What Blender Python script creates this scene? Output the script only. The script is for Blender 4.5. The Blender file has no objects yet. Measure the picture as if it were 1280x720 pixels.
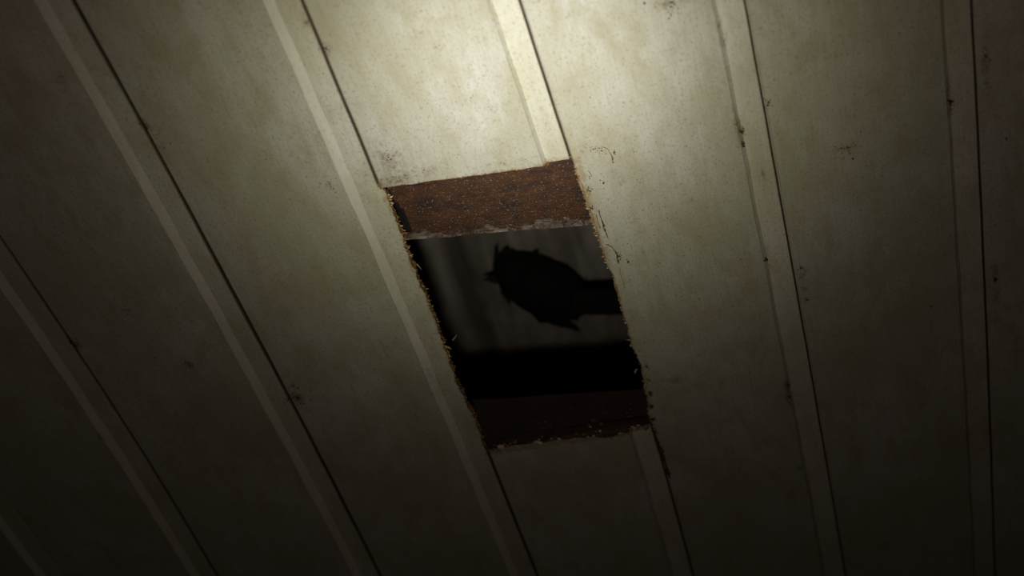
import bpy, bmesh, math, random
from mathutils import Vector, Matrix, noise

C = bpy.context.scene.collection
S = bpy.context.scene
W = 0.18          # width of one ceiling board in metres
Z0 = 2.70         # height of the underside of the ceiling

# ------------------------------------------------------------ camera
# rows: camera right / down / forward in world axes (x across boards, y along boards, z up)
R = ((0.97667982, 0.21337324, -0.02384073),
     (-0.15203751, 0.60894123, -0.77850830),
     (-0.15159524, 0.76397804, 0.62718135))
CAM = Vector((4.12510835 * W, -7.38841683 * W, Z0 - 6.75724647 * W))
FPX = 2474.8
cam_d = bpy.data.cameras.new('camera')
cam = bpy.data.objects.new('camera', cam_d); C.objects.link(cam)
cam.matrix_world = Matrix(((R[0][0], -R[1][0], -R[2][0], CAM.x),
                           (R[0][1], -R[1][1], -R[2][1], CAM.y),
                           (R[0][2], -R[1][2], -R[2][2], CAM.z), (0, 0, 0, 1)))
cam_d.sensor_width = 36; cam_d.lens = 36 * FPX / 1280
cam_d.clip_start = 0.02
cam_d.dof.use_dof = True; cam_d.dof.focus_distance = 1.92; cam_d.dof.aperture_fstop = 4.5
S.camera = cam

# ------------------------------------------------------------ world, torch, exposure
wd = bpy.data.worlds.new('world'); S.world = wd; wd.use_nodes = True
wd.node_tree.nodes['Background'].inputs[0].default_value = (1.0, 0.72, 0.55, 1)
wd.node_tree.nodes['Background'].inputs[1].default_value = 0.002
S.view_settings.view_transform = 'Standard'; S.view_settings.look = 'None'
S.view_settings.exposure = 0.0; S.view_settings.gamma = 1.0
S.view_settings.use_curve_mapping = False

def ray(px, py):
    x, y = (px - 640) / FPX, (py - 360) / FPX
    return Vector([R[0][k] * x + R[1][k] * y + R[2][k] for k in range(3)])
def at(px, py, z=0.0):
    """point of the ceiling (board units, plane z above the underside) seen at a pixel"""
    d = ray(px, py); t = (Z0 + z * W - CAM.z) / d.z
    p = CAM + d * t
    return Vector((p.x / W, p.y / W, z))
def wp(p): return Vector((p[0] * W, p[1] * W, Z0 + p[2] * W))

TORCH = CAM + Vector((-0.30 * W, 2.05 * W, -0.05 * W))
aim = wp(at(642, 90))
ld = bpy.data.lights.new('torch_light', 'SPOT')
lo = bpy.data.objects.new('torch_light', ld); C.objects.link(lo)
lo.location = TORCH; lo.rotation_euler = (aim - TORCH).to_track_quat('-Z', 'Y').to_euler()
ld.energy = 190; ld.shadow_soft_size = 0.028; ld.spot_size = math.radians(100); ld.spot_blend = 0.2
ld.use_nodes = True
nt = ld.node_tree; em = nt.nodes['Emission']
tc = nt.nodes.new('ShaderNodeTexCoord'); sp = nt.nodes.new('ShaderNodeSeparateXYZ')
nt.links.new(tc.outputs['Normal'], sp.inputs[0])
def lm(op, a, b=None):
    n = nt.nodes.new('ShaderNodeMath'); n.operation = op
    for i, v in enumerate((a, b)):
        if v is None: continue
        if isinstance(v, (int, float)): n.inputs[i].default_value = v
        else: nt.links.new(v, n.inputs[i])
    return n.outputs[0]
rr = lm('SQRT', lm('ADD', lm('POWER', sp.outputs[0], 2.0), lm('POWER', sp.outputs[1], 2.0)))
tn = lm('DIVIDE', rr, lm('ABSOLUTE', sp.outputs[2]))
# beam profile: tangent of the angle off axis -> strength (hot centre, corona, wide spill)
PROFILE = [(0, 1.0), (80, .97), (140, .86), (190, .70), (245, .48), (300, .325), (360, .218), (430, .148),
           (510, .094), (600, .057), (700, .039), (820, .030), (1000, .024), (1600, .010)]
ramp = nt.nodes.new('ShaderNodeValToRGB')
nt.links.new(lm('DIVIDE', tn, 1600 / FPX), ramp.inputs[0])
el = ramp.color_ramp.elements
while len(el) > 1: el.remove(el[-1])
def tint(r):
    k = min(1, max(0, (r - 120) / 260)); q = min(1, max(0, (r - 380) / 300))
    return (1.0, 0.985 - .035 * k - .135 * q, 0.95 - .19 * k - .06 * q)
for i, (r, v) in enumerate(PROFILE):
    e = el[0] if i == 0 else el.new(r / 1600)
    e.position = r / 1600; c = tint(r); e.color = (v * c[0], v * c[1], v * c[2], 1)
nt.links.new(ramp.outputs[0], em.inputs[0]); em.inputs[1].default_value = 1.0

# ------------------------------------------------------------ materials
class NT:
    def __init__(s, name):
        s.m = bpy.data.materials.new(name); s.m.use_nodes = True
        s.t = s.m.node_tree; s.n = s.t.nodes; s.b = s.n['Principled BSDF']
        s.co = s.n.new('ShaderNodeTexCoord').outputs['Object']
    def put(s, inp, v):
        if isinstance(v, (int, float)): inp.default_value = v
        elif isinstance(v, (tuple, list, Vector)):
            inp.default_value = tuple(v) + ((1,) if inp.type == 'RGBA' and len(v) == 3 else ())
        else: s.t.links.new(v, inp)
    def math(s, op, a, b=0.0, c=None, clamp=False):
        n = s.n.new('ShaderNodeMath'); n.operation = op; n.use_clamp = clamp
        s.put(n.inputs[0], a); s.put(n.inputs[1], b)
        if c is not None: s.put(n.inputs[2], c)
        return n.outputs[0]
    def vec(s, op, a, b):
        n = s.n.new('ShaderNodeVectorMath'); n.operation = op
        s.put(n.inputs[0], a); s.put(n.inputs[1], b); return n
    def scale(s, xyz): return s.vec('MULTIPLY', s.co, xyz).outputs[0]
    def noise(s, xyz, detail=4, rough=.6, dist=0):
        n = s.n.new('ShaderNodeTexNoise'); s.put(n.inputs['Vector'], s.scale(xyz)); n.inputs['Scale'].default_value = 1
        n.inputs['Detail'].default_value = detail; n.inputs['Roughness'].default_value = rough
        n.inputs['Distortion'].default_value = dist
        return n.outputs[0]
    def mr(s, v, a, b, c=0.0, d=1.0, smooth=True):
        n = s.n.new('ShaderNodeMapRange'); n.interpolation_type = 'SMOOTHSTEP' if smooth else 'LINEAR'
        s.put(n.inputs[0], v)
        for i, q in enumerate((a, b, c, d)): n.inputs[i + 1].default_value = q
        return n.outputs[0]
    def mix(s, f, a, b, mode='MIX'):
        n = s.n.new('ShaderNodeMix'); n.data_type = 'RGBA'; n.blend_type = mode
        s.put(n.inputs[0], f); s.put(n.inputs[6], a); s.put(n.inputs[7], b); return n.outputs[2]
    def bump(s, h, strength, dist=.001, prev=None):
        n = s.n.new('ShaderNodeBump'); s.put(n.inputs['Height'], h)
        n.inputs['Strength'].default_value = strength; n.inputs['Distance'].default_value = dist
        if prev is not None: s.t.links.new(prev, n.inputs['Normal'])
        return n.outputs[0]
    def out(s, col, rough=.6, normal=None, spec=.3):
        s.put(s.b.inputs['Base Color'], col); s.put(s.b.inputs['Roughness'], rough)
        s.b.inputs['Specular IOR Level'].default_value = spec
        if normal is not None: s.t.links.new(normal, s.b.inputs['Normal'])
        return s.m

def paint_material(name='old_cream_paint', k=.76, lighten=0.0):
    """old cream gloss paint over timber: mottled, streaked along the board, mould specks and dirt patches"""
    s = NT(name)
    big = s.noise((9, 5, 9), 5, .65)
    mid = s.noise((38, 16, 38), 5, .7)
    streak = s.noise((520, 16, 520), 3, .6)
    streak2 = s.noise((150, 6, 150), 3, .6)
    fine = s.noise((420, 260, 420), 3, .75)
    col = s.mix(s.mr(big, .36, .66), (.55, .535, .405), (.665, .655, .56))
    col = s.mix(s.mr(mid, .42, .68, 0, .65), col, (.46, .43, .27))
    col = s.mix(s.mr(streak, .3, .75, 0, .26), col, (.40, .37, .25))
    col = s.mix(s.mr(streak2, .5, .8, 0, .22), col, (.44, .40, .27))
    col = s.mix(s.mr(fine, .53, .72, 0, .9), col, (.34, .28, .15))
    # mould specks, gathered in patches
    sk = s.noise((900, 620, 900), 2, .6)
    patch = s.mr(s.noise((16, 9, 16), 4, .7), .47, .68)
    specks = s.math('MULTIPLY', s.mr(sk, .655, .72), patch)
    col = s.mix(s.math('MULTIPLY', specks, .8), col, (.10, .075, .045))
    # dirt and rubbed patches with places of their own: px, py, radius across, along (boards), strength
    BL = [(486, 200, .11, .26, .66), (496, 226, .2, .09, .7), (520, 215, .2, .1, .5), (380, 20, .06, .25, .5), (408, 60, .05, .12, .5),
          (180, 158, .05, .12, .8), (195, 172, .08, .18, .45), (372, 498, .07, .10, .9), (366, 480, .05, .2, .5),
          (94, 430, .06, .09, .8), (236, 455, .045, .06, .9), (158, 388, .05, .05, .7), (125, 545, .05, .08, .7),
          (416, 232, .06, .07, .6), (545, 490, .06, .35, .55), (560, 515, .05, .3, .45), (960, 325, .022, .22, .7),
          (905, 60, .03, .4, .5), (923, 165, .03, .25, .75), (960, 150, .03, .2, .45), (955, 225, .02, .15, .5),
          (984, 490, .03, .25, .75), (1005, 350, .05, .35, .5), (838, 5, .16, .06, .7), (1060, 185, .16, .03, .6),
          (1187, 125, .03, .3, .7), (1232, 80, .04, .4, .7), (1245, 360, .04, .5, .6), (735, 185, .12, .07, .55),
          (778, 215, .14, .25, .35), (850, 245, .3, .5, .3), (810, 300, .2, .4, .25), (620, 560, .12, .1, .5),
          (840, 475, .12, .07, .5), (1000, 585, .06, .06, .6), (700, 300, .0, .0, 0), (640, 205, .6, .08, .35),
          (70, 95, .12, .3, .4), (225, 80, .3, .25, .18), (250, 300, .25, .5, .15), (680, 140, .05, .5, .4)]
    acc = None
    nz = s.noise((70, 48, 70), 5, .78)
    for (px, py, ru, rv, st) in BL:
        if st == 0: continue
        p = at(px, py)
        d = s.vec('SUBTRACT', s.co, (p.x * W, p.y * W, 0)).outputs[0]
        d = s.vec('MULTIPLY', d, (1 / (ru * W), 1 / (rv * W), 0)).outputs[0]
        n = s.n.new('ShaderNodeVectorMath'); n.operation = 'LENGTH'; s.t.links.new(d, n.inputs[0])
        v = s.mr(n.outputs['Value'], 1.25, .1, 0, st)
        acc = v if acc is None else s.math('MAXIMUM', acc, v)
    dirt = s.mr(s.math('ADD', acc, s.math('MULTIPLY', s.math('SUBTRACT', nz, .5), 2.1)), .32, .85)
    dirt = s.math('MULTIPLY', dirt, s.mr(acc, .0, .3))
    fleck = s.mr(s.noise((300, 210, 300), 3, .8), .46, .62)
    dirt = s.math('MULTIPLY', dirt, s.math('ADD', s.math('MULTIPLY', fleck, .62), .38))
    col = s.mix(s.math('MULTIPLY', dirt, .85), col, (.18, .12, .045))
    # grime and bare timber colour along the sawn opening
    x0, y0, x1, y1 = 2.02 * W, -.08 * W, 3.03 * W, 2.37 * W
    q = s.n.new('ShaderNodeSeparateXYZ'); s.t.links.new(s.co, q.inputs[0])
    dx = s.math('MAXIMUM', s.math('SUBTRACT', x0, q.outputs[0]), s.math('SUBTRACT', q.outputs[0], x1))
    dy = s.math('MAXIMUM', s.math('SUBTRACT', y0, q.outputs[1]), s.math('SUBTRACT', q.outputs[1], y1))
    dd = s.math('MAXIMUM', dx, dy)
    edge = s.mr(dd, .011, .0, 0, 1)
    en = s.mr(s.math('ADD', edge, s.math('MULTIPLY', s.math('SUBTRACT', s.noise((160, 90, 160), 4, .75), .5), 2.6)), .55, 1.1)
    en = s.math('MULTIPLY', en, s.mr(edge, 0, .25))
    col = s.mix(s.math('MULTIPLY', en, .55), col, (.34, .22, .09))
    col = s.mix(lighten, s.mix(1.0, col, (k, k, k), 'MULTIPLY'), (.72, .71, .63))
    h = s.math('ADD', s.math('MULTIPLY', streak, .6), s.math('MULTIPLY', fine, .7))
    nrm = s.bump(h, .35, .0006); nrm = s.bump(mid, .3, .003, nrm)
    return s.out(col, s.mr(mid, .3, .7, .42, .62), nrm, .35)

def timber_material(name, c1, c2, c3, bump=.6, rough=.75, sc=1.0, grit=0.0):
    s = NT(name)
    g = s.noise((14 * sc, 160 * sc, 160 * sc), 5, .7, .6); m = s.noise((40 * sc,) * 3, 5, .7); f = s.noise((500 * sc,) * 3, 3, .7)
    col = s.mix(s.mr(g, .3, .7), c1, c2); col = s.mix(s.mr(m, .45, .68, 0, .85), col, c3)
    col = s.mix(s.mr(f, .55, .8, 0, .7), col, tuple(v * .35 for v in c1))
    if grit:
        bl = s.noise((75, 60, 60), 6, .8, .4)
        col = s.mix(s.mr(bl, .50, .62, 0, .75), col, (.098, .042, .018)); col = s.mix(s.mr(s.noise((55, 75, 50), 6, .8, .3), .50, .62, 0, .8), col, (.034, .021, .018))
        col = s.mix(s.mr(s.noise((620,) * 3, 1, .5), .66, .74, 0, grit), col, (.42, .33, .27))
    n = s.bump(s.math('ADD', g, f), bump, .0012)
    return s.out(col, rough, n, .35)

M_PAINT = paint_material()
M_BEVEL = paint_material('lighter_paint_on_the_bevel', .95, .40)  # lighter mix, used on the bevels of the left-hand boards
M_PALE = paint_material('pale_paint_in_the_rebate', .88, .10)
M_REBATE = paint_material('paint_in_the_rebate', .86, .0)
M_RAW = timber_material('raw_splintered_timber', (.26, .14, .045), (.40, .25, .09), (.07, .032, .015), .9, .8)
M_DARKCUT = timber_material('dirty_sawn_end', (.05, .026, .015), (.07, .04, .022), (.02, .012, .01), .8, .85)
M_BATTEN = timber_material('rust_brown_timber', (.062, .026, .011), (.072, .033, .012), (.026, .016, .013), 1.0, .6, 1.0, .7)
M_FARB = timber_material('dark_brown_timber', (.046, .026, .021), (.056, .034, .027), (.030, .018, .015), .8, .7)
M_GREYWOOD = timber_material('grey_worn_arris', (.10, .072, .055), (.26, .22, .19), (.035, .022, .017), 1.0, .5, 1.6, .3)
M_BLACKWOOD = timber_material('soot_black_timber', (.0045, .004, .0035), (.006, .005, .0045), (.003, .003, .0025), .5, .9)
M_POCKET_SHADE = timber_material('pocket_shade', (.006, .005, .004), (.008, .006, .005), (.004, .004, .004), .5, .95)  # near-black: shade of the batten's left wedge put into the colour
M_TIP = timber_material('splinter_tips', (.42, .27, .10), (.6, .46, .24), (.28, .15, .05), .3, .7)
M_FLAKE = NT('loose_paint_flakes'); M_FLAKE = M_FLAKE.out((.50, .47, .40), .5, None, .4)
M_CRACK = NT('dirty_crack'); M_CRACK = M_CRACK.out((.10, .055, .03), .9, None, .2)
M_CRUMB = NT('dirt_crumbs'); M_CRUMB = M_CRUMB.out((.045, .028, .015), .9, None, .2)

def sheet_material():
    s = NT('weathered_grey_sheet')
    a = s.noise((22, 10, 22), 5, .65); b = s.noise((90, 45, 90), 4, .7); st = s.noise((30, 2.5, 30), 3, .5)
    col = s.mix(s.mr(a, .35, .68), (.21, .188, .16), (.32, .30, .275))
    col = s.mix(s.mr(st, .48, .66, 0, .7), col, (.12, .105, .09))
    col = s.mix(s.mr(b, .55, .8, 0, .6), col, (.120, .075, .045))
    q = s.n.new('ShaderNodeSeparateXYZ'); s.t.links.new(s.co, q.inputs[0])
    p = at(588, 370, 2.55)                       # a long dark stripe running with the sheet
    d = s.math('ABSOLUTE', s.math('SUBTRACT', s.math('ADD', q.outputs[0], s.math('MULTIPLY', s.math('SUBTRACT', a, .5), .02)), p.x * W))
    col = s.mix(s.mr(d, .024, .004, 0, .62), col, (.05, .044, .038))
    return s.out(col, .7, s.bump(b, .3, .002), .3)
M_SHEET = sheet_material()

def feather_material(name, c):
    s = NT(name); f = s.noise((260, 120, 260), 4, .7)
    return s.out(s.mix(s.mr(f, .3, .7), c, tuple(v * .6 for v in c)), .8, s.bump(f, .5, .001), .15)
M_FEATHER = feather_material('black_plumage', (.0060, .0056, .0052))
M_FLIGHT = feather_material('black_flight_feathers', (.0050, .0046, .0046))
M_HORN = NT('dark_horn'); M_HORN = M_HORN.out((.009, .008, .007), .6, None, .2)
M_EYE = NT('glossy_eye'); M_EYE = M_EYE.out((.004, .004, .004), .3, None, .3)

# ------------------------------------------------------------ helpers
def obj(name, bm, mats, parent=None, smooth=False, kind=None, label=None):
    bmesh.ops.recalc_face_normals(bm, faces=bm.faces[:])
    me = bpy.data.meshes.new(name); bm.to_mesh(me); bm.free()
    for m in (mats if isinstance(mats, (list, tuple)) else [mats]): me.materials.append(m)
    if smooth:
        for p in me.polygons: p.use_smooth = True
    o = bpy.data.objects.new(name, me); C.objects.link(o)
    if parent is not None: o.parent = parent
    if kind: o['kind'] = kind
    if label: o['label'] = label
    return o
def empty(name, loc, label, cat, kind=None):
    o = bpy.data.objects.new(name, None); C.objects.link(o); o.location = loc
    o.empty_display_size = .1
    o['label'] = label; o['category'] = cat
    if kind: o['kind'] = kind
    return o
def lerp_list(pts, x):
    if x <= pts[0][0]: return pts[0][1]
    for (a, fa), (b, fb) in zip(pts, pts[1:]):
        if x <= b: return fa + (fb - fa) * (x - a) / (b - a)
    return pts[-1][1]
def nz(x, y=0, z=0): return noise.noise(Vector((x, y, z)))

# ------------------------------------------------------------ the ceiling
RZ, T = .024, .082            # depth of the rebate, thickness of a board
BEV0, BEV1 = .172, .126       # bevel between face and rebate, measured from the seam
VMIN, VMAX = -5.0, 9.0
SEAM = {0: (-.0081, .0182, -.0147), 1: (-.003, .0071, 1.011), 2: (-.0011, .0027, 2.0097),
        3: (-.0034, .0169, 3.0004), 4: (-.001, .0063, 3.9941), 5: (-.0013, -.0014, 5.0197)}
def seam(i, v):
    vv = min(4.5, max(-1.8, v))
    if i in SEAM:
        a, b, c = SEAM[i]; return a * vv * vv + b * vv + c
    if i == -1: return -1.0 - .012 * (vv - 2)
    return i
# pixels measured on the photograph's sawn edges
right_px = [(712, 207), (715, 211), (735, 264), (749, 305), (758, 330), (768, 355), (778, 388), (790, 433), (801, 457), (808, 499), (813, 531), (819, 545)]
left_px = [(477, 233), (483, 246), (497.5, 283), (507, 311), (522.5, 349), (543, 399), (553, 430), (570, 478), (590, 519.5), (604.7, 558), (607, 564)]
near_px = [(474, 236), (481, 234), (545, 225), (600, 219), (640, 213), (680, 207.5), (712, 203)]
far_px = [(604, 563), (615, 562), (627, 559.5), (647, 555), (675, 554), (694, 550), (722, 547), (745, 547), (759, 548), (783, 542), (795, 538), (811, 535), (822, 533)]
def uvl(px, z=0, key=1): return [(at(x, y, z)[key], at(x, y, z)[1 - key]) for x, y in px]
RIGHT = uvl(right_px); LEFT = uvl(left_px, RZ)
NEAR = uvl(near_px, 0, 0); FAR = uvl(far_px, 0, 0)
def jag(x, amp, seed): return amp * (nz(x * 14, seed) + .7 * nz(x * 41, seed + 5) + .5 * nz(x * 97, seed + 9))
GAP = {0: .022, 1: .024, 2: .016, 3: .010, 4: .004, 5: .004}
def left_edge(i, v):
    e = seam(i, v) + .006
    if i == 3 and RIGHT[0][0] < v < RIGHT[-1][0]:
        k = min(1, (v - RIGHT[0][0]) / .05, (RIGHT[-1][0] - v) / .05)
        e = max(e, e + (lerp_list(RIGHT, v) - e) * k) + jag(v, .010, 3.3) * k
    return e
def right_edge(i, v):
    e = seam(i + 1, v) - GAP.get(i + 1, .012) * (1 + .25 * nz(v * .8, i))
    if i == 1 and LEFT[0][0] < v < LEFT[-1][0]:
        k = min(1, (v - LEFT[0][0]) / .04, (LEFT[-1][0] - v) / .04)
        e = e + (lerp_list(LEFT, v) - e) * k + jag(v, .009, 7.7) * k
    return e

ceiling = empty('ceiling', (0, 0, Z0), 'low ceiling of old cream painted timber boards with one oblong hole sawn through it', 'ceiling', 'structure')
del ceiling['category']

NF = 16
def plank(i, v0, v1, cut0=None, cut1=None):
    """one board; cut0 / cut1 are functions u -> v that saw its near / far end"""
    bm = bmesh.new()
    st = []; v = v0
    dense = i in (1, 2, 3)
    while v < v1 - 1e-6:
        st.append(v)
        v += .02 if dense and -.25 <= v < 2.5 else (.1 if -2 < v < 5 else .4)
    st.append(v1)
    rows = []
    for v in st:
        f = (v - v0) / (v1 - v0)
        def vv(u):
            a = cut0(u) if cut0 else v0; b = cut1(u) if cut1 else v1
            if cut0: return v + (a - v0) * max(0, 1 - (v - v0) / .4)
            if cut1: return v + (b - v1) * max(0, 1 - (v1 - v) / .4)
            return v
        ul, ur = left_edge(i, v), right_edge(i, v)
        s3 = seam(i + 1, v)
        ch = {5: .034, 4: .012}.get(i, .008)
        pr = [(ul, T), (ul, .009 if i != 5 else .012), (ul + ch, 0)]
        a, b = ul + ch, s3 - (.146 if i >= 2 else BEV0) + .006 * nz(v * 2.2, i, 4) + .002 * nz(v * 11, i, 4)
        pr += [(a + (b - a) * k / NF, 0) for k in range(1, NF + 1)]
        c = s3 - BEV1 + .005 * nz(v * 2.6, i, 9) + .002 * nz(v * 13, i, 9)
        if i >= 2: c = max(c, b + .012)
        pr += [((b + c) / 2 - .004, RZ * .42), (c, RZ)]
        pr += [(c + (ur - .004 - c) * k / 4, RZ) for k in range(1, 5)]
        tg = 0 if (i == 1 and -.12 < v < 2.42) else max(0, seam(i + 1, v) + .012 - ur)
        pr += [(ur, RZ + .004), (ur, .046), (ur + tg, .046), (ur + tg, .060), (ur, .060), (ur, T)]
        row = []
        for (u, z) in pr:
            y = vv(u)
            wob = .0035 * nz(u * 2.1, y * .7, i) + .0012 * nz(u * 9, y * 3, i) if z < T else 0
            ej = .002 * nz(y * 3, u * 3, 2)
            row.append(bm.verts.new((( u + ej) * W, y * W, (z + wob) * W)))
        rows.append(row)
    n = len(rows[0])
    def hole_v(v): return -.1 < v < 2.42
    for r in range(len(rows) - 1):
        for k in range(n - 1):
            fc = bm.faces.new((rows[r][k], rows[r + 1][k], rows[r + 1][k + 1], rows[r][k + 1]))
            side = k == 0 or k >= n - 6
            if k in (n - 5, n - 4, n - 3): fc.material_index = 2
            if k in (NF + 2, NF + 3): fc.material_index = 3 if i < 2 else 0
            elif k > NF + 3 and not side: fc.material_index = 5 if i in (2, 3) else 4
            vm = rows[r][k].co.y / W
            if side and hole_v(vm) and ((i == 3 and k == 0) or (i == 1 and k >= n - 6)): fc.material_index = 1
        bm.faces.new((rows[r][n - 1], rows[r + 1][n - 1], rows[r + 1][0], rows[r][0])).material_index = 2
    bm.faces.new(rows[0]).material_index = 2
    bm.faces.new(rows[-1][::-1]).material_index = 2
    o = obj('ceiling_board', bm, [M_PAINT, M_RAW, M_DARKCUT, M_BEVEL, M_REBATE, M_PALE], ceiling)
    for p in o.data.polygons: p.use_smooth = False
    return o

boards = {}
for i in range(-5, 10):
    if i == 2: continue
    boards[i] = plank(i, VMIN, VMAX)
near_cut = lambda u: lerp_list(NEAR, u) + jag(u, .007, 11.1)
far_cut = lambda u: lerp_list(FAR, u) + jag(u, .014, 15.5)
boards['near'] = plank(2, VMIN, -.06, None, near_cut)
boards['near']['label'] = 'board sawn off at the near end of the hole, brightly lit'
boards['far'] = plank(2, 2.36, VMAX, far_cut, None)
boards['far']['label'] = 'board sawn off at the dark far end of the hole, with chipped paint'
boards[3]['label'] = 'board along the right side of the hole, its edge sawn into and stained'
boards[1]['label'] = 'board along the left side of the hole, its torn edge bare'

# splinters, flakes and crumbs: small irregular slivers nobody could count
rnd = random.Random(5)
def sliver(bm, p, d, L, w, up=Vector((0, 0, 1))):
    d = d.normalized(); s = d.cross(up); s = s.normalized() if s.length > 1e-4 else Vector((1, 0, 0)); t = d.cross(s)
    a = [bm.verts.new(p + s * w), bm.verts.new(p - s * w * .8 + t * w * .3), bm.verts.new(p + t * w)]
    m = [bm.verts.new(x.co + d * L * .55 + (s * rnd.uniform(-1, 1) + t * rnd.uniform(-1, 1)) * w * .8) for x in a]
    e = bm.verts.new(p + d * L + s * rnd.uniform(-1, 1) * w * 2)
    for k in range(3):
        j = (k + 1) % 3
        bm.faces.new((a[k], a[j], m[j], m[k])); bm.faces.new((m[k], m[j], e))
    bm.faces.new(a[::-1])
def chip(bm, p, r, flat=.45):
    q = Matrix.Rotation(rnd.uniform(0, 6.3), 3, 'Z') @ Matrix.Rotation(rnd.uniform(-.6, .6), 3, 'X')
    ring = [bm.verts.new(p + q @ Vector((math.cos(a) * r * rnd.uniform(.5, 1.3), math.sin(a) * r * rnd.uniform(.5, 1.3), 0))) for a in (0, 1.3, 2.5, 3.8, 5.1)]
    tp = bm.verts.new(p + q @ Vector((0, 0, r * flat))); bt = bm.verts.new(p - q @ Vector((0, 0, r * flat)))
    for k in range(5):
        j = (k + 1) % 5
        bm.faces.new((ring[k], ring[j], tp)); bm.faces.new((ring[j], ring[k], bt))
def loc(u, v, z): return Vector((u * W, v * W, z * W))

bm = bmesh.new(); bm2 = bmesh.new()
for k in range(420):                                   # left torn edge
    v = rnd.uniform(LEFT[0][0], LEFT[-1][0]); u = right_edge(1, v)
    L = rnd.choice((.012, .016, .022, .03)) * rnd.uniform(.6, 1.2)
    sliver(bm if rnd.random() < .7 else bm2, loc(u - .003, v, rnd.uniform(RZ, T * .95)), Vector((1, rnd.gauss(0, 1.0), rnd.gauss(-.1, .6))), L * .8 * W, .0032 * W * rnd.uniform(.6, 1.5))
for (px, py, dx, dy) in ((573, 425, 1, -1.2), (562, 432, .8, 1), (528, 330, .4, 1.5), (514, 312, .3, -2)):
    p = at(px - 7, py, RZ + .02); sliver(bm2, loc(p.x, p.y, p.z), Vector((dx, dy, 0)), .06 * W, .004 * W)
obj('splinter_fringe', bm, M_RAW, boards[1], kind='stuff', label='orange brown torn splinters along the left edge of the hole')
obj('splinter_fringe', bm2, M_TIP, boards[1], kind='stuff', label='pale splinter tips along the left edge of the hole')
bm = bmesh.new(); bm2 = bmesh.new()
for k in range(240):                                   # right edge: fewer, orange from halfway down
    v = RIGHT[0][0] + (RIGHT[-1][0] - RIGHT[0][0]) * rnd.random(); u = left_edge(3, v)
    sliver(bm if rnd.random() < .75 else bm2, loc(u + .006, v, rnd.uniform(-.002, .02)), Vector((-1, rnd.gauss(0, 2), rnd.gauss(0, .4))), rnd.uniform(.008, .020) * W, .004 * W)
for (px, py, dx, dy, l) in ((796, 461, -.5, 1, .05), (787, 425, -1, -.6, .035)):
    p = at(px, py, 0); sliver(bm2, loc(p.x, p.y, p.z), Vector((dx, dy, 0)), l * W, .005 * W)
obj('splinter_fringe', bm, M_RAW, boards[3], kind='stuff', label='brown splinters along the right edge of the hole')
obj('splinter_fringe', bm2, M_FLAKE, boards[3], kind='stuff', label='whitish paint chips along the right edge of the hole')
bm = bmesh.new(); bm2 = bmesh.new()
for k in range(42):                                    # far end: chipped paint
    u = rnd.uniform(2.04, 3.0); v = far_cut(u)
    chip(bm, loc(u, v + rnd.uniform(-.01, .012), rnd.uniform(-.004, .02)), rnd.uniform(.005, .011) * W)
for (px, py, s) in ((675, 553, .028), (668, 553, .02), (625, 558, .024), (699, 548, .016), (742, 544, .013), (775, 541, .016), (790, 533, .012), (797, 531, .012), (750, 538, .009), (738, 533, .008)):
    p = at(px, py, 0); chip(bm, loc(p.x, p.y, -.004), s * W, .3)
for k in range(150):
    u = rnd.choice((rnd.uniform(2.03, 2.14), rnd.uniform(2.03, 3.0), rnd.uniform(2.75, 3.0))); v = far_cut(u)
    sliver(bm2, loc(u, v + .01, rnd.uniform(-.004, .03)), Vector((rnd.gauss(0, .8), -1, rnd.gauss(0, .5))), rnd.uniform(.012, .035) * W, .005 * W)
for (px, py) in ((752, 532), (737, 533), (741, 527), (745, 541), (730, 545)):
    p = at(px, py, 0); chip(bm2, loc(p.x, p.y, .01), .010 * W)
obj('paint_chips', bm, M_FLAKE, boards['far'], kind='stuff', label='whitish paint chips along the sawn far end')
obj('splinter_fringe', bm2, M_RAW, boards['far'], kind='stuff', label='orange brown splinters along the sawn far end')
bm = bmesh.new()
for k in range(90):
    u = rnd.uniform(2.02, 2.99); v = near_cut(u)
    sliver(bm, loc(u, v - .008, RZ * (u > 2.88) + rnd.uniform(-.002, .02)), Vector((rnd.gauss(0, 1), 1, rnd.gauss(0, .4))), rnd.uniform(.008, .02) * W, .004 * W)
obj('splinter_fringe', bm, M_RAW, boards['near'], kind='stuff', label='fine orange splinters along the sawn near end')

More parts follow.
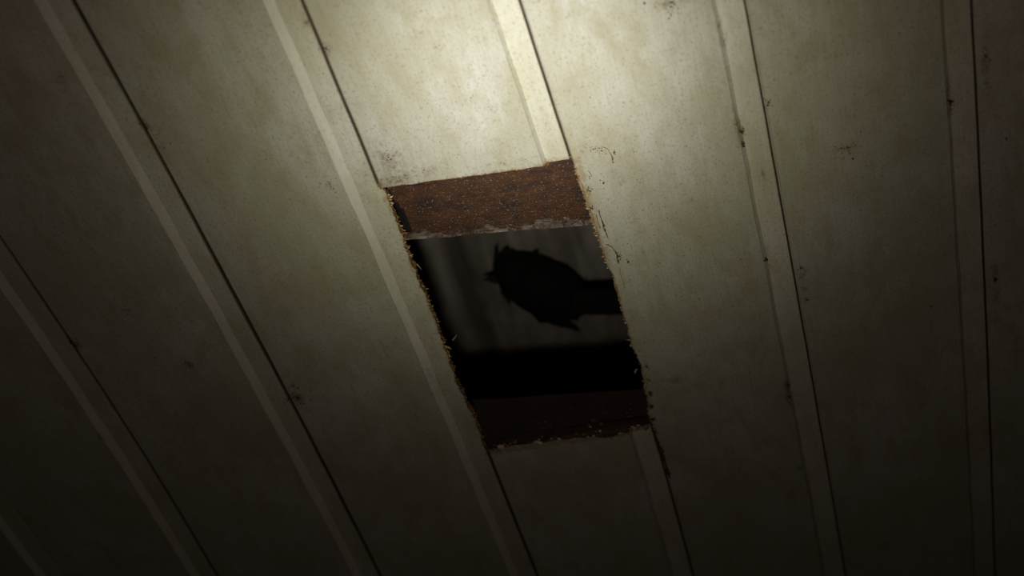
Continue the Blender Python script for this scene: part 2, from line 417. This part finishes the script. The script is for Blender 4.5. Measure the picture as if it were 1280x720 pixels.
# dirt clots in the seams and specks on the boards, placed where the photograph has them
CL = [(181, 158, .05, 36, 0), (196, 172, .07, 14, 1), (371, 497, .07, 70, 1), (366, 482, .03, 20, 1), (94, 432, .05, 40, 0), (90, 427, .03, 16, 0),
      (236, 455, .03, 14, 0), (157, 388, .04, 10, 0), (380, 505, .06, 18, 1), (408, 62, .04, 18, 'near'), (413, 232, .05, 22, 1),
      (484, 238, .03, 30, 'near'), (486, 196, .05, 26, 'near'), (927, 165, .025, 26, 3), (929, 180, .02, 14, 3), (957, 325, .02, 22, 3), (984, 482, .02, 22, 3),
      (986, 496, .03, 22, 3), (1001, 335, .03, 18, 4), (1009, 375, .03, 18, 4), (838, 4, .08, 34, 3), (1187, 128, .03, 20, 4),
      (1232, 70, .03, 20, 5), (1244, 350, .03, 24, 5), (1258, 174, .03, 12, 5), (1163, 383, .03, 10, 4), (124, 546, .03, 12, -1), (806, 4, .04, 12, 3),
      (808, 458, .035, 110, 3), (811, 475, .03, 90, 3), (813, 492, .025, 80, 3), (814, 508, .025, 80, 3), (816, 524, .022, 90, 3), (818, 540, .022, 80, 3), (822, 553, .015, 60, 3), (800, 440, .02, 12, 3),
      (742, 186, .03, 12, 3), (752, 188, .03, 10, 3), (768, 190, .02, 12, 3), (737, 221, .02, 10, 3), (754, 228, .03, 10, 3), (740, 260, .02, 12, 3),
      (738, 238, .02, 8, 3), (775, 320, .03, 16, 3), (785, 328, .02, 10, 3), (783, 415, .03, 14, 3), (612, 566, .02, 16, 'far'),
      (1060, 185, .10, 22, 4), (960, 130, .03, 14, 4), (612, 70, .0, 0, 2)]
by = {}
for (px, py, r, n, key) in CL:
    if n: by.setdefault(key, []).append((px, py, r, n))
for key, lst in by.items():
    bm = bmesh.new()
    for (px, py, r, n) in lst:
        p = at(px, py, 0)
        for k in range(n):
            a, q = rnd.uniform(0, 6.3), r * abs(rnd.gauss(0, .42))
            u, v = p.x + math.cos(a) * q, p.y + math.sin(a) * q * 1.7
            chip(bm, loc(u, v, -.001), rnd.uniform(.0016, .0058) * W, .5)
    obj('dirt_specks', bm, M_CRUMB, boards[key], kind='stuff')
# scattered fine specks over the boards right and left of the hole
for key, (u0, u1, v0, v1, n) in {3: (3.06, 3.75, -.6, 1.6, 90), 4: (4.05, 4.8, -.3, 2.5, 30), 1: (1.1, 1.75, -.6, 2.5, 40), 'near': (2.1, 2.8, -1.2, -.15, 40), 0: (.1, .8, -1, 3, 25)}.items():
    bm = bmesh.new()
    for k in range(n):
        u, v = rnd.uniform(u0, u1), rnd.uniform(v0, v1)
        for j in range(rnd.choice((1, 1, 2, 4))):
            chip(bm, loc(u + rnd.gauss(0, .01), v + rnd.gauss(0, .016), -.0005), rnd.uniform(.0015, .0036) * W, .4)
    obj('fly_specks', bm, M_CRUMB, boards[key], kind='stuff')

# cracked, lifting paint beside the right edge: a thin raised lip following the crack
def lip(bm, pts, w, h):
    P = []
    for (x, y), (x2, y2) in zip(pts, pts[1:]):
        n = max(2, int(math.hypot(x2 - x, y2 - y) / 2.5))
        P += [(x + (x2 - x) * k / n, y + (y2 - y) * k / n) for k in range(n)]
    prev = None
    for k, (x, y) in enumerate(P):
        p = at(x + 1.6 * nz(k * .6, 3), y, 0); ww = w * (.35 + abs(nz(k * .45, 8)) * 1.6)
        a = [bm.verts.new(loc(p.x - ww, p.y, .001)), bm.verts.new(loc(p.x, p.y + .002, -h)), bm.verts.new(loc(p.x + ww, p.y, .001))]
        if prev:
            bm.faces.new((prev[0], a[0], a[1], prev[1])); bm.faces.new((prev[1], a[1], a[2], prev[2]))
        prev = a
bm = bmesh.new()
lip(bm, [(748, 262), (752, 275), (757, 290), (761, 300)], .006, .004)
lip(bm, [(757, 305), (765, 308), (771, 318), (774, 332)], .007, .004)
lip(bm, [(753, 183), (760, 186), (765, 196), (767, 206)], .004, .003)
lip(bm, [(735, 213), (742, 222)], .005, .003)
lip(bm, [(736, 232), (733, 243)], .005, .003)
lip(bm, [(734, 256), (741, 262)], .005, .003)
lip(bm, [(819, 545), (826, 562), (832, 580), (838, 600)], .014, .004)
obj('paint_crack', bm, M_CRACK, boards[3], kind='stuff', label='dark cracks in the paint beside the hole')
bm = bmesh.new()
lip(bm, [(774, 334), (778, 350), (782, 362)], .008, .002); lip(bm, [(738, 238), (734, 252)], .006, .002)
lip(bm, [(745, 268), (751, 288)], .006, .002)
lip(bm, [(768, 355), (779, 385), (790, 420)], .010, .002)
lip(bm, [(720, 215), (728, 232), (738, 262), (750, 300), (757, 322)], .007, .002)
obj('paint_crack', bm, M_RAW, boards[3], kind='stuff', label='orange brown bared streaks beside the hole')

# ------------------------------------------------------------ battens above the boards
def beam_between(name, A, B, D, z0, z1, mats, label, shape=None, n=60, m=10, cols=None):
    """rough sawn timber: near edge A->B (u, v), deep D in v; faces subdivided and roughened"""
    root = empty(name, wp((A[0], A[1], z0)), label, 'beam')
    bm = bmesh.new(); O = Vector((A[0], A[1], z0))
    ring = []
    per = [(0, j / m) for j in range(m)] + [(1, j / 5) for j in range(5)] + [(2, j / m) for j in range(m)] + [(3, j / 5) for j in range(5)]
    for k in range(n + 1):
        f = k / n; row = []
        for (sd, q) in per:
            if sd == 0: y, z = q, 0
            elif sd == 1: y, z = 1, q
            elif sd == 2: y, z = 1 - q, 1
            else: y, z = 0, 1 - q
            u = A[0] + (B[0] - A[0]) * f; v = A[1] + (B[1] - A[1]) * f + y * D
            zz = z0 + z * (z1 - z0)
            r = .004 * nz(u * 9, v * 9, zz * 9) + .0025 * nz(u * 31, v * 31, zz * 31)
            du = Vector((0, (y - .5) * 2 * r, (z - .5) * 2 * r if sd != 0 else abs(r)))
            p = Vector((u, v, zz)) + du
            if shape: p = shape(p, sd, y, z)
            row.append(bm.verts.new((p - O) * W))
        ring.append(row)
    L = len(per)
    for a, b in zip(ring, ring[1:]):
        for k in range(L):
            fc = bm.faces.new((a[k], b[k], b[(k + 1) % L], a[(k + 1) % L]))
            if cols: fc.material_index = cols(per[k], (a[k].co / W + O))
    bm.faces.new(ring[0]); bm.faces.new(ring[-1][::-1])
    obj('timber', bm, mats, root)
    return root, O

# near batten: its underside shows between the sawn end and its far arris
a, b = at(508, 300, T), at(738, 281, T)
sl = (b.y - a.y) / (b.x - a.x)
ue0, ue1 = 1.0, 4.2
far0, far1 = a.y + sl * (ue0 - a.x), a.y + sl * (ue1 - a.x)
Dn = .62
WEDGE = sorted((at(x, y, T).y, at(x, y, T).x) for x, y in ((484, 242), (487, 248), (494, 255), (501, 264), (506, 275), (510, 286)))
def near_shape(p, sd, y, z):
    # pocket along the left end, its shade painted near-black, and a softened far arris
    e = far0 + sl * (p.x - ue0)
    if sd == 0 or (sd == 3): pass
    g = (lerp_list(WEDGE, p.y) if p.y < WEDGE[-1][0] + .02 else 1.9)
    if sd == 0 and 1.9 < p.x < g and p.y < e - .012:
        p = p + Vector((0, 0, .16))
    if sd == 0 and y > .9: p = p + Vector((0, 0, .004 + .006 * nz(p.x * 12, 4)))
    return p
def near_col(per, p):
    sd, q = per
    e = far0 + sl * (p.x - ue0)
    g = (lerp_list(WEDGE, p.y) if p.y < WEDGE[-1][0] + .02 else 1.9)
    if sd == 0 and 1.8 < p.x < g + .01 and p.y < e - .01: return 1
    if sd == 0 and p.y > e - (.034 + (.06 * max(0, nz(p.x * 3, 21) + .4) if p.x > 2.45 else 0) + .07 * nz(p.x * 6, 1) + .06 * nz(p.x * 19, 8)) - .0 * q and nz(p.x * 30, p.y * 40, 5) > -.25: return 2
    if sd == 1: return 3
    return 0
near, On = beam_between('ceiling_batten', (ue0, far0 - Dn), (ue1, far1 - Dn), Dn, T, T + .32, [M_BATTEN, M_POCKET_SHADE, M_GREYWOOD, M_BLACKWOOD],
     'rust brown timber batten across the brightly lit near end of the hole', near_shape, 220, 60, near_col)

# far batten: its near face shows above the chipped far end
fb_v = lambda u: 2.336 + .053 * (u - 2.09)
def z_at(px, py, v):
    d = ray(px, py); t = (v * W - CAM.y) / d.y; p = CAM + d * t; return (p.x / W, (p.z - Z0) / W)
lz, rz = z_at(600, 500, fb_v(2.09)), z_at(800, 487, fb_v(3.0))
fsl = (rz[1] - lz[1]) / (rz[0] - lz[0])
def far_shape(p, sd, y, z):
    top = lz[1] + fsl * (p.x - lz[0]) + .004 * nz(p.x * 4, 2)
    if z > 0: p.z = T + (top - T) * z
    return p
far, Of = beam_between('ceiling_batten', (1.0, fb_v(1.0)), (4.2, fb_v(4.2)), .45, T, lz[1], [M_FARB, M_BLACKWOOD],
     'dark brown timber batten on edge at the unlit far end of the hole', far_shape, 120, 12,
     lambda per, p: 1 if per[0] in (1, 2) else 0)
bm = bmesh.new()
for k in range(70):
    u = rnd.uniform(2.1, 3.0); z = T + rnd.random() * .15
    chip(bm, Vector((u, fb_v(u) - .004, z - 0)) * W - Of * W, rnd.uniform(.002, .005) * W)
obj('sawdust_grains', bm, M_RAW, far, kind='stuff')
bm = bmesh.new()
for k in range(150):
    u = rnd.uniform(2.12, 2.99); e = far0 + sl * (u - ue0)
    v = e - abs(rnd.gauss(0, .17)) if rnd.random() < .6 else e - .04 * rnd.random()
    if v < -.03: continue
    chip(bm, (Vector((u, v, T - .001)) - On) * W, rnd.uniform(.0018, .0042) * W)
obj('sawdust_grains', bm, M_GREYWOOD, near, kind='stuff', label='pale grit stuck to the batten')

# ------------------------------------------------------------ roof sheet over the roof space
HZ = 2.55
bm = bmesh.new(); g = []
for a in range(-64, 100):
    u = a * .07
    ph = (u - 2.42) % 1.05
    rib = .07 * max(0, 1 - abs(ph - .16) / .09) ** .6 if abs(ph - .16) < .09 else 0
    g.append([bm.verts.new((u * W, v * W, (rib + .02 * nz(u * 1.3, v * .6)) * W)) for v in [-5 + .4 * k for k in range(36)]])
for x, y in zip(g, g[1:]):
    for k in range(35): bm.faces.new((x[k], y[k], y[k + 1], x[k + 1]))
ext = bmesh.ops.extrude_face_region(bm, geom=bm.faces[:])
bmesh.ops.translate(bm, verts=[e for e in ext['geom'] if isinstance(e, bmesh.types.BMVert)], vec=(0, 0, .03 * W))
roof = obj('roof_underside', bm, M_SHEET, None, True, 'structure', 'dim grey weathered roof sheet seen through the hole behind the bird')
roof.location = (0, 0, Z0 + HZ * W)

# ------------------------------------------------------------ rafter with the stub the bird sits on (mostly hidden beside the hole)
BZ = 2.24
def onray(px, py, depth):  # world point at a distance along the view axis
    return CAM + ray(px, py) * depth
c0 = wp(at(680, 360, BZ)); BD = (c0 - CAM).dot(Vector(R[2]))
k_px = BD / FPX                                        # metres per pixel at the bird
# perch
PD = BD - 34 * k_px
pa, pb = onray(716, 378, PD), onray(800, 377, PD)
pdir = (pb - pa).normalized()
perch = empty('perch_batten', pa, 'black end of a batten that runs in from the right under the bird', 'beam')
xr = 4.35 * W
L = (xr - pa.x) / pdir.x
bm = bmesh.new(); Rw = 14 * k_px
up = Vector((0, 0, 1)); sd = pdir.cross(up).normalized(); tv = sd.cross(pdir).normalized()
rows = []
for k in range(40):
    f = k / 39; row = []
    for j in range(16):
        an = j / 16 * 2 * math.pi
        cx, cy = math.cos(an), math.sin(an); q = 1 / max(abs(cx), abs(cy)) * .80 + .18
        rad = Rw * q * (.93 + .10 * nz(k * .5, j * .6, 1)) * (.72 if k == 0 else 1) * (1 - .12 * max(0, 1 - k / 10))
        row.append(bm.verts.new(pdir * (f * L + .004 * nz(j * .9, 3) * (k == 0)) + (sd * cx + tv * cy) * rad))
    rows.append(row)
for x, y in zip(rows, rows[1:]):
    for j in range(16): bm.faces.new((x[j], y[j], y[(j + 1) % 16], x[(j + 1) % 16]))
bm.faces.new(rows[0]); bm.faces.new(rows[-1][::-1])
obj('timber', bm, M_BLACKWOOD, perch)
bm = bmesh.new()
bmesh.ops.create_cube(bm, size=1)
for v in bm.verts: v.co = Vector((v.co.x * .25 * W, v.co.y * 13 * W, v.co.z * (HZ - T) * W))
bmesh.ops.bevel(bm, geom=bm.edges[:], offset=.004, segments=2, affect='EDGES')
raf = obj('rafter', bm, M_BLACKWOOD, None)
raf.location = (xr + .12 * W, 2 * W, Z0 + (HZ + T) / 2 * W)
raf['label'] = 'dark rafter in the roof space right of the hole, holding the perch'; raf['category'] = 'beam'

# ------------------------------------------------------------ the bird
EX, EY, EZ = Vector(R[0]), -Vector(R[1]), -Vector(R[2])       # across, up, towards the viewer
bird = empty('bird', onray(716, 374, BD), 'black crested bird perched in the roof space, bill pointing left', 'bird')
BO = bird.location.copy()
def bp(px, py, off=0.0):     # off in pixels towards the viewer, at the bird's own scale
    return onray(px, py, BD) - BO + EZ * off * k_px
def loft(bm, sts, n=20, ruff=0.0, seed=0):
    """stations: (px, py, half height, half depth, off)"""
    rows = []
    for k, s in enumerate(sts):
        a = sts[max(0, k - 1)]; b = sts[min(len(sts) - 1, k + 1)]
        ax = (EX * (b[0] - a[0]) - EY * (b[1] - a[1])).normalized(); nn = EZ.cross(ax).normalized()
        row = []
        for j in range(n):
            an = 2 * math.pi * j / n
            q = 1 + ruff * nz(k * 1.1, j * .9, seed) + ruff * .7 * nz(k * 2.7, j * 2.3, seed)
            row.append(bm.verts.new(bp(s[0], s[1], s[4] if len(s) > 4 else 0) + (nn * math.cos(an) * s[2] + EZ * math.sin(an) * s[3]) * k_px * q))
        rows.append(row)
    for x, y in zip(rows, rows[1:]):
        for j in range(n): bm.faces.new((x[j], y[j], y[(j + 1) % n], x[(j + 1) % n]))
    bm.faces.new(rows[0]); bm.faces.new(rows[-1][::-1])
def smooth_sts(sts, m):
    out = []
    for k in range(len(sts) - 1):
        p0, p1, p2, p3 = sts[max(0, k - 1)], sts[k], sts[k + 1], sts[min(len(sts) - 1, k + 2)]
        for j in range(m):
            t = j / m
            out.append(tuple(.5 * (2 * b + (c - a) * t + (2 * a - 5 * b + 4 * c - d) * t * t + (3 * b - a - 3 * c + d) * t ** 3) for a, b, c, d in zip(p0, p1, p2, p3)))
    return out + [sts[-1]]
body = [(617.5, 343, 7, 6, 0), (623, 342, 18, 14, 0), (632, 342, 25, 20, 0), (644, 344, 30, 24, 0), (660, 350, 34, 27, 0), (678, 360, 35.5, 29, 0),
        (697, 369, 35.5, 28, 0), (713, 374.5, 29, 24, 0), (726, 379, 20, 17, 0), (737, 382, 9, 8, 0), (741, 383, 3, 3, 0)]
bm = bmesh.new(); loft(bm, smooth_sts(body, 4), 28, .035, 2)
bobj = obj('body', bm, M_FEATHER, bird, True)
def spike(bm, pts, n=8): loft(bm, [(x, y, r, d, o) for x, y, r, d, o in pts], n)
def plume(pts):
    bm = bmesh.new(); spike(bm, pts); obj('crest_feather', bm, M_FEATHER, bobj, True)
plume([(622, 330, 4.5, 3, 3), (621, 318, 3.4, 2.4, 3), (621, 310, 2.2, 1.6, 3), (622.5, 304.5, .5, .4, 3)])
plume([(631, 328, 9, 5, -2), (633, 318, 7.5, 4.5, -2), (634, 311.5, 4.5, 3, -2), (635, 307.5, .8, .6, -2)])
plume([(642, 326, 8, 5, 0), (642, 317, 5, 3.4, 0), (641, 311.5, .8, .8, 0)])
plume([(664, 325, 6, 5, 0), (670, 317, 3.5, 3, 0), (673.5, 312.5, .6, .6, 0)])
bm = bmesh.new(); spike(bm, [(630, 362, 6, 5, 2), (634, 371, 4, 3.5, 2), (636.5, 377, 2.2, 2, 2), (637.5, 382.5, .4, .4, 2)]); obj('throat_feathers', bm, M_FEATHER, bird, True)
bm = bmesh.new(); spike(bm, [(621, 347, 6, 5, 0), (615, 347.5, 3.6, 3.4, 0), (610, 348.5, 1.9, 1.8, 0), (603.5, 350, .4, .4, 0)], 12); obj('upper_bill', bm, M_HORN, bird, True)
bm = bmesh.new(); spike(bm, [(621, 352, 4, 4, 0), (615, 351, 2.0, 2.0, 0), (610, 350.3, 1.0, 1.0, 0), (606, 350, .4, .4, 0)], 12); obj('lower_bill', bm, M_HORN, bird, True)
for sgn in (1, -1):
    bm = bmesh.new(); bmesh.ops.create_uvsphere(bm, u_segments=12, v_segments=8, radius=2.6 * k_px)
    p = bp(628, 337, sgn * 16.5)
    for v in bm.verts: v.co += p
    obj('eye', bm, M_EYE, bird, True)
    # folded wing lying along the flank, primaries as lobes at its tip
    bm = bmesh.new()
    loft(bm, smooth_sts([(646, 342, 8, 3, sgn * 21), (658, 347, 18, 6, sgn * 24), (676, 357, 22, 7, sgn * 26), (694, 368, 20, 6, sgn * 25), (708, 379, 14, 5, sgn * 21), (716, 386, 6, 3, sgn * 17)], 3), 16, .03, 5 + sgn)
    wing = obj('wing', bm, M_FLIGHT, bird, True)
    for q in range(5):
        bm = bmesh.new()
        x0, y0 = 688 + q * 2, 360 + q * 5; dx, dy = 30 - q * 3.5, 15 + q * 4.0 - 6
        spike(bm, [(x0, y0, 4.5, 1.4, sgn * (27 - q * .5)), (x0 + dx * .5, y0 + dy * .5, 4.2, 1.2, sgn * (22 - q)), (x0 + dx, y0 + dy, 1.0, .6, sgn * (12 - q))], 8)
        obj('flight_feather', bm, M_FLIGHT, wing, True)
    # leg and gripping toes
    lx = 722 + sgn * 4
    bm = bmesh.new(); spike(bm, [(lx - 6, 378, 5, 5, 10), (lx - 1, 375, 3, 3, 17), (lx + 2, 370, 2.2, 2.2, 20)], 10)
    leg = obj('leg', bm, M_FEATHER, bird, True)
    for t in (-5, 0, 5):
        bm = bmesh.new()
        spike(bm, [(lx + 2, 370, 1.8, 1.8, 19), (lx + 2 + t * .6, 362, 1.6, 1.6, 20), (lx + 2 + t, 357.5, 1.3, 1.3, 27), (lx + 2 + t, 357.5, .5, .5, 33)], 8)
        obj('toe', bm, M_HORN, leg, True)
# tail: narrow feathers fanned a little, drooping below the perch
bm = bmesh.new(); loft(bm, [(684, 390, 12, 10, 0), (696, 399, 9, 8, 0), (706, 404, 6, 5, 0)], 12); tail = obj('tail', bm, M_FEATHER, bird, True)
for q, (x, y) in enumerate(((726, 413.5), (724, 411), (720, 408), (716, 410), (708, 409), (699, 407))):
    bm = bmesh.new(); o_ = (q - 2.5) * 2.2
    spike(bm, [(690, 394, 5, 1.2, o_), ((690 + x) / 2 + 1, (394 + y) / 2 + .6, 5, 1.0, o_), (x - 5, y - 2.2, 3.4, .8, o_), (x, y, .5, .4, o_)], 8)
    obj('tail_feather', bm, M_FLIGHT, tail, True)
# rump under the perch side
bm = bmesh.new(); loft(bm, [(672, 378, 16, 14, 0), (684, 387, 19, 15, 0), (694, 391, 14, 12, 0), (702, 394, 5, 5, 0)], 14, .05, 4); obj('belly_feathers', bm, M_FEATHER, bird, True)
